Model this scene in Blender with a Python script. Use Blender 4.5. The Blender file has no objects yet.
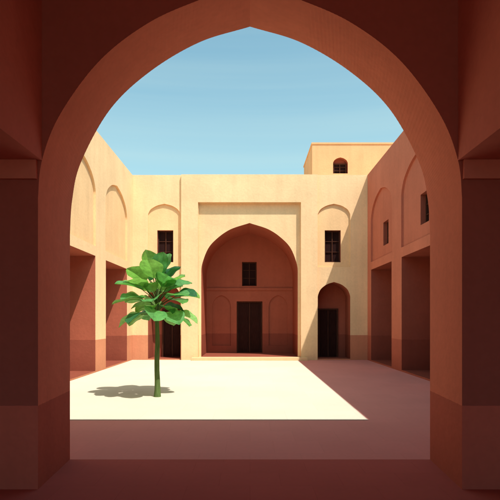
import bpy, bmesh, math, random
from mathutils import Vector, Matrix
random.seed(11)
S=bpy.context.scene
S.view_settings.view_transform='Standard'; S.view_settings.look='None'; S.view_settings.exposure=0

# ------------------------------------------------------------ materials
def base(name):
    m=bpy.data.materials.new(name); m.use_nodes=True
    nt=m.node_tree; b=nt.nodes['Principled BSDF']; b.inputs['Specular IOR Level'].default_value=0.0
    return m,nt,b
def N(nt,t,**k):
    n=nt.nodes.new(t)
    for a,v in k.items(): setattr(n,a,v)
    return n
def mathn(nt,op,a,b=None):
    n=N(nt,'ShaderNodeMath',operation=op)
    for i,v in enumerate((a,b)):
        if v is None: continue
        if isinstance(v,(int,float)): n.inputs[i].default_value=v
        else: nt.links.new(v,n.inputs[i])
    return n.outputs[0]
def noise(nt,vec,scale,detail=4,rough=.55,sc=None):
    if sc:
        mp=N(nt,'ShaderNodeMapping'); mp.inputs['Scale'].default_value=sc
        nt.links.new(vec,mp.inputs[0]); vec=mp.outputs[0]
    n=N(nt,'ShaderNodeTexNoise'); n.inputs['Scale'].default_value=scale
    n.inputs['Detail'].default_value=detail; n.inputs['Roughness'].default_value=rough
    nt.links.new(vec,n.inputs['Vector']); return n.outputs['Fac']
def ramp(nt,v,lo,hi,a,b):
    n=N(nt,'ShaderNodeMapRange'); nt.links.new(v,n.inputs[0])
    for i,x in enumerate((lo,hi,a,b)): n.inputs[i+1].default_value=x
    return n.outputs[0]
def mixc(nt,f,a,b,mode='MIX'):
    n=N(nt,'ShaderNodeMix',data_type='RGBA',blend_type=mode)
    if isinstance(f,(int,float)): n.inputs[0].default_value=f
    else: nt.links.new(f,n.inputs[0])
    for i,v in ((6,a),(7,b)):
        if isinstance(v,tuple): n.inputs[i].default_value=(*v,1)
        else: nt.links.new(v,n.inputs[i])
    return n.outputs[2]
def plaster(name,col,dado=None,h=1.0,var=.09,bump=.25):
    m,nt,b=base(name); g=N(nt,'ShaderNodeNewGeometry'); P=g.outputs['Position']
    sx=N(nt,'ShaderNodeSeparateXYZ'); nt.links.new(P,sx.inputs[0])
    big=noise(nt,P,.8,4,.65); fine=noise(nt,P,13,3,.65); st=noise(nt,P,1.0,2,.6,(3.5,3.5,.35))
    c=col
    if dado:
        wz=mathn(nt,'ADD',sx.outputs[2],mathn(nt,'MULTIPLY',fine,.012))
        c=mixc(nt,mathn(nt,'LESS_THAN',wz,h),col,dado)
    v=mathn(nt,'MULTIPLY',ramp(nt,big,.3,.7,1-var,1+var*.7),ramp(nt,st,.35,.7,1+var*.3,1-var*.5))
    v=mathn(nt,'MULTIPLY',v,ramp(nt,fine,.3,.7,.96,1.04))
    dirt=ramp(nt,mathn(nt,'ADD',sx.outputs[2],mathn(nt,'MULTIPLY',big,-.5)),-.25,.30,.84,1.0)
    v=mathn(nt,'MULTIPLY',v,dirt)
    cc=N(nt,'ShaderNodeVectorMath',operation='SCALE')
    if isinstance(c,tuple): cc.inputs[0].default_value=c
    else: nt.links.new(c,cc.inputs[0])
    nt.links.new(v,cc.inputs['Scale']); nt.links.new(cc.outputs[0],b.inputs['Base Color'])
    b.inputs['Roughness'].default_value=.95
    bp=N(nt,'ShaderNodeBump'); bp.inputs['Strength'].default_value=bump; bp.inputs['Distance'].default_value=.02
    nt.links.new(fine,bp.inputs['Height']); nt.links.new(bp.outputs[0],b.inputs['Normal'])
    return m
def paving(name,col,jc,sx,sy,jw=.012,var=.06,bump=.1):
    m,nt,b=base(name); g=N(nt,'ShaderNodeNewGeometry'); P=g.outputs['Position']
    br=N(nt,'ShaderNodeTexBrick'); nt.links.new(P,br.inputs['Vector'])
    br.inputs['Scale'].default_value=1; br.inputs['Brick Width'].default_value=sx; br.inputs['Row Height'].default_value=sy
    br.inputs['Mortar Size'].default_value=jw; br.inputs['Mortar Smooth'].default_value=.5; br.offset=.5
    br.inputs['Color1'].default_value=(*[x*(1+var*.5) for x in col],1); br.inputs['Color2'].default_value=(*[x*(1-var*.5) for x in col],1)
    br.inputs['Mortar'].default_value=(*jc,1)
    big=noise(nt,P,.5,4,.65); fine=noise(nt,P,18,3,.6)
    v=mathn(nt,'MULTIPLY',ramp(nt,big,.3,.7,1-var,1+var),ramp(nt,fine,.3,.7,.98,1.02))
    cc=N(nt,'ShaderNodeVectorMath',operation='SCALE'); nt.links.new(br.outputs['Color'],cc.inputs[0]); nt.links.new(v,cc.inputs['Scale'])
    nt.links.new(cc.outputs[0],b.inputs['Base Color']); b.inputs['Roughness'].default_value=.9
    bp=N(nt,'ShaderNodeBump'); bp.inputs['Strength'].default_value=bump; bp.inputs['Distance'].default_value=.01
    nt.links.new(fine,bp.inputs['Height']); nt.links.new(bp.outputs[0],b.inputs['Normal']); return m
def wood(name,col):
    m,nt,b=base(name); t=N(nt,'ShaderNodeTexCoord'); P=t.outputs['Object']
    f=noise(nt,P,6,3,.6,(8,8,.6))
    c=mixc(nt,ramp(nt,f,.3,.7,0,1),tuple(x*.7 for x in col),tuple(x*1.35 for x in col))
    nt.links.new(c,b.inputs['Base Color']); b.inputs['Roughness'].default_value=.7; return m
def leafm(name,col):
    m,nt,b=base(name); t=N(nt,'ShaderNodeNewGeometry')
    f=noise(nt,t.outputs['Position'],14,3)
    c=mixc(nt,ramp(nt,f,.3,.7,0,1),tuple(x*.78 for x in col),tuple(x*1.22 for x in col))
    nt.links.new(c,b.inputs['Base Color']); b.inputs['Roughness'].default_value=.5; b.inputs['Specular IOR Level'].default_value=.25
    tr=N(nt,'ShaderNodeBsdfTranslucent'); nt.links.new(mixc(nt,1.0,c,(1.3,1.45,.75),'MULTIPLY'),tr.inputs[0])
    ms=N(nt,'ShaderNodeMixShader'); ms.inputs[0].default_value=.42
    nt.links.new(b.outputs[0],ms.inputs[1]); nt.links.new(tr.outputs[0],ms.inputs[2])
    nt.links.new(ms.outputs[0],nt.nodes['Material Output'].inputs[0]); return m

CREAM=(.91,.625,.36); RED=(.44,.125,.075); REDD=(.32,.088,.056)
M_cream=plaster('plaster_cream',CREAM)
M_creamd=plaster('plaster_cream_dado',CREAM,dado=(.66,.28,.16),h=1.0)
M_tan=plaster('plaster_tan',(.76,.43,.225))
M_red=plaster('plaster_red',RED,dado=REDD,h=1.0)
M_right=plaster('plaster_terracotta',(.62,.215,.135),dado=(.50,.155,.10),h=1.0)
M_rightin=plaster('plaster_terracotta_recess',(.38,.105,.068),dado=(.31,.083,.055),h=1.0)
M_rightpan=plaster('plaster_terracotta_panel',(.57,.19,.12))
M_panel=plaster('plaster_cream_panel',(.89,.585,.32))
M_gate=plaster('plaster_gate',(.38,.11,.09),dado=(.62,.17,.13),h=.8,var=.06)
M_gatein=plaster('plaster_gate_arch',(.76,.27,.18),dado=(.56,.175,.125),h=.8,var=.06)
M_beam=plaster('plaster_beam',(.64,.22,.17),var=.06)
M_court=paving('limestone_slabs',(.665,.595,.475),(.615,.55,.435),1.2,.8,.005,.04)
M_shadepave=paving('shadow_tinted_tiles',(.66,.265,.225),(.61,.245,.205),.6,.6,.004,.035)  # court floor shadow painted in: reddish shade tone put into the tile colour
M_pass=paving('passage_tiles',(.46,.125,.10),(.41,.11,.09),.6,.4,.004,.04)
M_ground=plaster('sand',(.52,.39,.27))
M_wood=wood('dark_wood',(.04,.016,.013)); M_frame=wood('frame_wood',(.08,.033,.022))
M_dark=plaster('dark_interior',(.03,.013,.012))
M_bark=wood('bark_green',(.10,.15,.05))
L1=leafm('leaf_light',(.25,.48,.15)); L2=leafm('leaf_mid',(.12,.34,.11)); L3=leafm('leaf_dark',(.035,.14,.06))

# ------------------------------------------------------------ helpers
def link(o,parent=None):
    S.collection.objects.link(o)
    if parent: o.parent=parent
    return o
def empty(name,loc=(0,0,0)):
    e=bpy.data.objects.new(name,None); e.location=loc; return link(e)
def mesh(name,bm,mats,parent=None,recalc=True):
    if recalc: bmesh.ops.recalc_face_normals(bm,faces=bm.faces)
    me=bpy.data.meshes.new(name); bm.to_mesh(me); bm.free()
    for m in mats: me.materials.append(m)
    return link(bpy.data.objects.new(name,me),parent)
def addbox(bm,x0,x1,y0,y1,z0,z1,mi=0):
    vs=[bm.verts.new((x,y,z)) for x in (x0,x1) for y in (y0,y1) for z in (z0,z1)]
    for f in ((0,1,3,2),(4,6,7,5),(0,4,5,1),(2,3,7,6),(0,2,6,4),(1,5,7,3)):
        bm.faces.new([vs[i] for i in f]).material_index=mi
def box(name,x0,x1,y0,y1,z0,z1,mat,parent=None):
    bm=bmesh.new(); addbox(bm,x0,x1,y0,y1,z0,z1); return mesh(name,bm,[mat],parent)
def crom(pts,n=8):
    out=[]
    P=[pts[0]]+list(pts)+[(2*pts[-1][0]-pts[-2][0],2*pts[-1][1]-pts[-2][1])]
    for i in range(1,len(P)-2):
        for k in range(n):
            t=k/n; q=[]
            for a in (0,1):
                p0,p1,p2,p3=P[i-1][a],P[i][a],P[i+1][a],P[i+2][a]
                q.append(.5*((2*p1)+(p2-p0)*t+(2*p0-5*p1+4*p2-p3)*t*t+(3*p1-p0-3*p2+p3)*t**3))
            out.append(tuple(q))
    out.append(pts[-1]); return out
NORM=[(1,0),(.985,.2),(.86,.506),(.665,.709),(.39,.88),(0,1)]
def archprof(c,hw,z0,zs,za):
    r=crom([(hw*u,zs+(za-zs)*v) for u,v in NORM],6)
    right=[(c+hw,z0)]+[(c+x,z) for x,z in r]
    left=[(c-x,z) for x,z in reversed(r[:-1])]+[(c-hw,z0)]
    return right+left
def rectprof(u0,u1,z0,z1): return [(u0,z0),(u1,z0),(u1,z1),(u0,z1)]
def prism(prof,d0,d1,axis,mat):
    bm=bmesh.new()
    def mk(u,d,z): return bm.verts.new((u,d,z) if axis=='Y' else (d,u,z))
    a=[mk(u,d0,z) for u,z in prof]; b=[mk(u,d1,z) for u,z in prof]
    bm.faces.new(a); bm.faces.new(list(reversed(b)))
    for i in range(len(a)):
        j=(i+1)%len(a); bm.faces.new((a[i],b[i],b[j],a[j]))
    return mesh('cut',bm,[mat])
def carve(o,cuts):
    for c in cuts:
        md=o.modifiers.new('b','BOOLEAN'); md.object=c; md.operation='DIFFERENCE'; md.solver='EXACT'; md.material_mode='TRANSFER'
    dg=bpy.context.evaluated_depsgraph_get(); dg.update()
    me=bpy.data.meshes.new_from_object(o.evaluated_get(dg))
    o.modifiers.clear(); o.data=me
    for c in cuts: bpy.data.objects.remove(c)
def door(parent,name,w,h,loc,rz=0):
    bm=bmesh.new(); hw=w/2
    addbox(bm,-hw-.06,-hw,-.07,.03,0,h+.07,1); addbox(bm,hw,hw+.06,-.07,.03,0,h+.07,1); addbox(bm,-hw,hw,-.065,.03,h,h+.068,1)
    for s in (-1,1):
        x0,x1=(-hw,-.004) if s<0 else (.004,hw)
        addbox(bm,x0,x1,-.02,.02,.01,h-.002)
        for (a,b) in ((.12,.42*h),(.48*h,.92*h)):
            addbox(bm,x0+.09*w,x1-.09*w,-.042,-.021,a,b)
    addbox(bm,-.02,.02,-.05,-.022,.02,h-.01,1)
    o=mesh(name,bm,[M_wood,M_frame],parent); o.location=loc; o.rotation_euler[2]=rz; return o
def window(parent,name,w,h,loc,rz=0):
    bm=bmesh.new(); hw=w/2; t=.045
    addbox(bm,-hw,hw,.02,.05,0,h,0)
    for a in ((-hw,-hw+t,0,h),(hw-t,hw,0,h),(-hw+t,hw-t,0,t),(-hw+t,hw-t,h-t,h),(-.018,.018,t,h-t)):
        addbox(bm,a[0],a[1],-.03,.019,a[2],a[3],1)
    for k in (1,2): addbox(bm,-hw+t,hw-t,-.022,.018,h*k/3-.012,h*k/3+.012,1)
    o=mesh(name,bm,[M_dark,M_frame],parent); o.location=loc; o.rotation_euler[2]=rz; return o

# ------------------------------------------------------------ ground
def sheet(name,x0,x1,y0,y1,z,mat):
    bm=bmesh.new(); bm.faces.new([bm.verts.new(p) for p in ((x0,y0,z),(x1,y0,z),(x1,y1,z),(x0,y1,z))])
    return mesh(name,bm,[mat],recalc=False)
sheet('ground',-600,600,-600,900,-.004,M_ground)
sheet('courtyard_pavement',-6.6,6.6,5.3,22.6,.0,M_shadepave)  # shade-coloured paving; shows where the slabs stop at the cast shadow edge
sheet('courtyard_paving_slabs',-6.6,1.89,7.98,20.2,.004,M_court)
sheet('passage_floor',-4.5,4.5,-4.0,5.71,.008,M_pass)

# ------------------------------------------------------------ arcades
def arcade(name,side,bays,mw,mi,mp,wins):
    root=empty(name); s=side; X=4.70
    x0,x1=sorted((s*X,s*9.5))
    bm=bmesh.new(); addbox(bm,x0,x1,5.72,19.995,-.3,7.4); o=mesh('walls',bm,[mw],root)
    cuts=[]
    for a,b in bays:
        c=(a+b)/2
        cuts.append(prism(archprof(c,(b-a)/2+.05,3.85,5.35,6.35),s*(X-.3),s*(X+.07),'X',mp))
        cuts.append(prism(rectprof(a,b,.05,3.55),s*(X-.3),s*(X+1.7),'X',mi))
    for (yc,z0,z1,w) in wins:
        cuts.append(prism(rectprof(yc-w/2,yc+w/2,z0,z1),s*(X-.3),s*(X+.34),'X',M_rightin))
    carve(o,cuts)
    for i,(yc,z0,z1,w) in enumerate(wins):
        window(root,'window_%d'%i,w-.004,z1-z0-.004,(s*(X+.24),yc,z0+.002),-s*math.pi/2)
    for i,(a,b) in enumerate(bays):
        door(root,'door_%d'%i,1.05,2.1,(s*(X+1.66),(a+b)/2,.05),-s*math.pi/2)
    a,b=sorted((s*4.70,s*9.45))
    box('added_shadow_block',a,b,0.5,5.715,5.303,7.39,mw,root)  # unseen block added to shade the sunlit gap beside the gate; mirrored at left
    return root
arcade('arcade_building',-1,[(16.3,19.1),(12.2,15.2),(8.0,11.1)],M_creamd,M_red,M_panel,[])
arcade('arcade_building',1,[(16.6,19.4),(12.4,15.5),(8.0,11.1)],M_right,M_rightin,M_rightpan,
       [(17.55,4.25,5.08,.66),(13.65,4.25,5.10,.66),(9.55,4.25,5.1,.66)])

# ------------------------------------------------------------ iwan building (back)
root=empty('iwan_building')
bm=bmesh.new(); addbox(bm,-9.5,9.5,20,28,-.3,7.4); o=mesh('walls',bm,[M_creamd],root)
cuts=[prism(rectprof(-2.06,2.02,.12,6.28),19.7,20.10,'Y',M_cream)]
for c in (-3.43,3.36):
    cuts.append(prism(archprof(c,.65,3.72,5.75,6.25),19.7,20.07,'Y',M_panel))
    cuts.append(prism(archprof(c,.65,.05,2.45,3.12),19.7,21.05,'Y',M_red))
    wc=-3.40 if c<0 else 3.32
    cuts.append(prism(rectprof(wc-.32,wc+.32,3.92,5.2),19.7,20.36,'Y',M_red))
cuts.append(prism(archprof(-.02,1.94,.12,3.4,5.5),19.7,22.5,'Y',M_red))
for c in (-1.28,1.26):
    cuts.append(prism(archprof(c,.42,.45,2.15,2.72),22.3,22.58,'Y',M_red))
cuts.append(prism(rectprof(-.60,.56,.12,2.44),22.3,22.75,'Y',M_red))
cuts.append(prism(rectprof(-.36,.30,3.13,4.22),22.3,22.85,'Y',M_red))
carve(o,cuts)
box('string_course',-1.955,1.915,22.44,22.51,2.93,3.04,M_red,root)
box('step',-2.3,2.26,19.6,20.11,-.1,.115,M_cream,root)
for i,(a,b) in enumerate(((-2.74,-2.07),(2.03,2.69))):
    box('pilaster_%d'%i,a,b,19.90,20.05,-.1,7.395,M_cream,root)
box('panel_lintel',-2.07,2.03,19.90,20.05,6.29,7.395,M_cream,root)
door(root,'door',1.04,2.26,(-.02,22.68,.12))
window(root,'window',.655,1.085,(-.03,22.7,3.132))
for i,c in enumerate((-3.4,3.32)):
    window(root,'window_%d'%(i+1),.636,1.276,(c,20.24,3.922))
door(root,'door_1',.72,1.96,(-3.26,21.02,.05)); door(root,'door_2',.72,1.96,(3.27,21.02,.05))

# tower
root=empty('rooftop_tower')
bm=bmesh.new(); addbox(bm,2.86,8.5,23,26.5,7.0,9.68); o=mesh('walls',bm,[M_tan],root)
carve(o,[prism(archprof(4.16,.34,8.34,8.78,9.08),22.8,23.3,'Y',M_red)])
window(root,'window',.6,.5,(4.16,23.2,8.345))
box('coping',2.83,8.53,22.97,26.53,9.683,9.76,M_tan,root)

# ------------------------------------------------------------ gateway we look through
root=empty('gateway')
YF,YB=4.70,5.71
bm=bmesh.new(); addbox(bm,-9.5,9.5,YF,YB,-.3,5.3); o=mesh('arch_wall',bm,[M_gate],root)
F=crom([(1.993,2.75),(1.955,3.10),(1.786,3.53),(1.41,4.04),(.94,4.40),(.42,4.63),(0,4.78)],14)
B=crom([(2.056,2.57),(2.03,2.97),(1.93,3.40),(1.60,4.0),(1.15,4.43),(.58,4.77),(0,4.95)],14)
F=[(1.993,-.5)]+F; B=[(2.056,-.5)]+B
def full(r): return r+[(-x,z) for x,z in reversed(r[:-1])]
F=full(F);B=full(B)
t=.3/(YB-YF)
F2=[(f[0]+(f[0]-b[0])*t,f[1]+(f[1]-b[1])*t) for f,b in zip(F,B)]
B2=[(b[0]+(b[0]-f[0])*t,b[1]+(b[1]-f[1])*t) for f,b in zip(F,B)]
bm=bmesh.new()
a=[bm.verts.new((x,YF-.3,z)) for x,z in F2]; b=[bm.verts.new((x,YB+.3,z)) for x,z in B2]
bm.faces.new(a); bm.faces.new(list(reversed(b)))
for i in range(len(a)):
    j=(i+1)%len(a); bm.faces.new((a[i],b[i],b[j],a[j]))
bmesh.ops.triangulate(bm,faces=[f for f in bm.faces if len(f.verts)==4])
carve(o,[mesh('cut',bm,[M_gatein])])
for i,s in enumerate((-1,1)):
    def bx(n,a,b,*r):
        x0,x1=sorted((s*a,s*b)); return box(n,x0,x1,*r)
    bx('beam_%d'%i,1.955,2.75,-4.0,YF-.002,3.10,4.995,M_beam,root)
    bx('impost_%d'%i,1.996,4.39,YF-.04,YF-.001,2.92,3.097,M_beam,root)
    bx('pier_%d'%i,1.99,2.72,-2.2,-1.2,-.1,3.097,M_gate,root)
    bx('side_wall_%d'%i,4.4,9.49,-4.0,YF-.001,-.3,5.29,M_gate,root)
box('roof',-4.4,4.4,-4.0,YF-.003,5.0,5.295,M_beam,root)

# ------------------------------------------------------------ tree
root=empty('tree',(-1.93,10.4,0))
def tube(bm,pts,rads,n=9,mi=0):
    rings=[]
    for k,(p,r) in enumerate(zip(pts,rads)):
        d=(pts[min(k+1,len(pts)-1)]-pts[max(k-1,0)]).normalized()
        u=d.cross(Vector((0,1,.13))).normalized(); v=d.cross(u)
        rings.append([bm.verts.new(p+(u*math.cos(2*math.pi*i/n)+v*math.sin(2*math.pi*i/n))*r) for i in range(n)])
    for a,b in zip(rings,rings[1:]):
        for i in range(n):
            f=bm.faces.new((a[i],a[(i+1)%n],b[(i+1)%n],b[i])); f.material_index=mi; f.smooth=True
    f=bm.faces.new(rings[-1]); f.material_index=mi
bm=bmesh.new()
tp=[Vector((.006*math.sin(k*1.3),.006*math.cos(k*.9),k*.2-.05)) for k in range(11)]
tube(bm,tp,[.082,.062,.056,.053,.052,.050,.047,.044,.042,.038,.034],12)
leafbm=bmesh.new()
def leaf(bm,base,d,L,W,droop,roll,mi):
    d=d.normalized(); side=d.cross(Vector((0,0,1)))
    if side.length<.15: side=Vector((math.cos(roll*7),math.sin(roll*7),0))
    side.normalize(); side=Matrix.Rotation(roll,3,d)@side
    nseg=12; p=base.copy(); rows=[]; dd=d.copy(); ph=random.uniform(0,6)
    for k in range(nseg+1):
        t=k/nseg; w=W*.5*(math.sin(math.pi*min(1,t**.95))**.6 if 0<t<1 else .02)
        nrm=side.cross(dd).normalized()
        row=[]
        for q in (-1,-.6,-.06,0,.06,.6,1):
            cup=abs(q)*w*.26+(.010 if abs(q)>.01 else 0)
            wav=.012*math.sin(t*14+ph+q)*abs(q)
            row.append(bm.verts.new(p+side*q*w+nrm*(cup+wav)))
        rows.append(row)
        dd=(dd+Vector((0,0,-droop/nseg))).normalized(); p=p+dd*L/nseg
    for a,b in zip(rows,rows[1:]):
        for i in range(6):
            f=bm.faces.new((a[i],a[i+1],b[i+1],b[i])); f.material_index=mi; f.smooth=True
specs=[]
for ring,(n,el,r,L,W,dr,zb) in enumerate([(9,-8,.36,.54,.46,.6,1.80),(9,14,.40,.56,.48,.5,1.95),(8,32,.38,.54,.48,.5,2.05),(6,50,.40,.50,.46,.4,2.12),(4,72,.42,.48,.44,.3,2.14),(7,10,.14,.42,.34,.8,1.86),(6,40,.2,.40,.34,.5,2.05)]):
    for k in range(n):
        az=2*math.pi*(k+random.uniform(-.2,.2))/n+ring*.55
        e=math.radians(el+random.uniform(-6,6))
        specs.append((az,e,r*random.uniform(.88,1.1),L*random.uniform(.85,1.1),W*random.uniform(.85,1.12),dr,zb,ring))
for az,e,r,L,W,dr,zb,ring in specs:
    d=Vector((math.cos(az)*math.cos(e),math.sin(az)*math.cos(e),math.sin(e)))
    st=Vector((0,0,zb-.12)); en=Vector((0,0,zb))+d*r*.98
    mid=(st+en)/2+Vector((0,0,.03))
    tube(bm,[st,mid,en],[.016,.010,.006],6)
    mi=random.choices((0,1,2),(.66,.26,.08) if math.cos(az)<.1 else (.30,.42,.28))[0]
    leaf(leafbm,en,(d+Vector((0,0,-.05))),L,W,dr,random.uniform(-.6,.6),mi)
mesh('trunk',bm,[M_bark],root)
mesh('crown',leafbm,[L1,L2,L3],root,recalc=False)

# ------------------------------------------------------------ light
sv=Vector((.38,-.44,1)).normalized()
sun=bpy.data.lights.new('sun','SUN'); sun.energy=5; sun.angle=math.radians(.5); sun.color=(1,.94,.86)
so=link(bpy.data.objects.new('sun',sun)); so.rotation_euler=sv.to_track_quat('Z','Y').to_euler(); so.location=(10,-10,30)
w=bpy.data.worlds.new('World'); S.world=w; w.use_nodes=True; nt=w.node_tree
bg=nt.nodes['Background']; sk=N(nt,'ShaderNodeTexSky',sky_type='NISHITA'); sk.sun_disc=False
sk.sun_elevation=math.asin(sv.z); sk.sun_rotation=math.atan2(sv.x,sv.y)
sk.air_density=1.0; sk.dust_density=1.5; sk.ozone_density=1.3
tc=N(nt,'ShaderNodeTexCoord'); sz=N(nt,'ShaderNodeSeparateXYZ'); nt.links.new(tc.outputs['Generated'],sz.inputs[0])
cl=noise(nt,tc.outputs['Generated'],1.6,5,.5,(.4,.4,16))
f=mathn(nt,'ADD',ramp(nt,cl,.35,.70,.0,.16),ramp(nt,sz.outputs[2],.2,.52,.42,.04))
col=mixc(nt,f,mixc(nt,1.0,sk.outputs[0],(1.25,1.78,1.46),'MULTIPLY'),(4.7,6.1,5.8))
nt.links.new(col,bg.inputs[0]); bg.inputs[1].default_value=.14

cam=bpy.data.cameras.new('camera'); cam.lens=36; cam.sensor_width=36; cam.shift_y=.14; cam.clip_end=3000; cam.clip_start=.05
co=link(bpy.data.objects.new('camera',cam)); co.location=(0,0,1.6); co.rotation_euler=(math.pi/2,0,0); S.camera=co
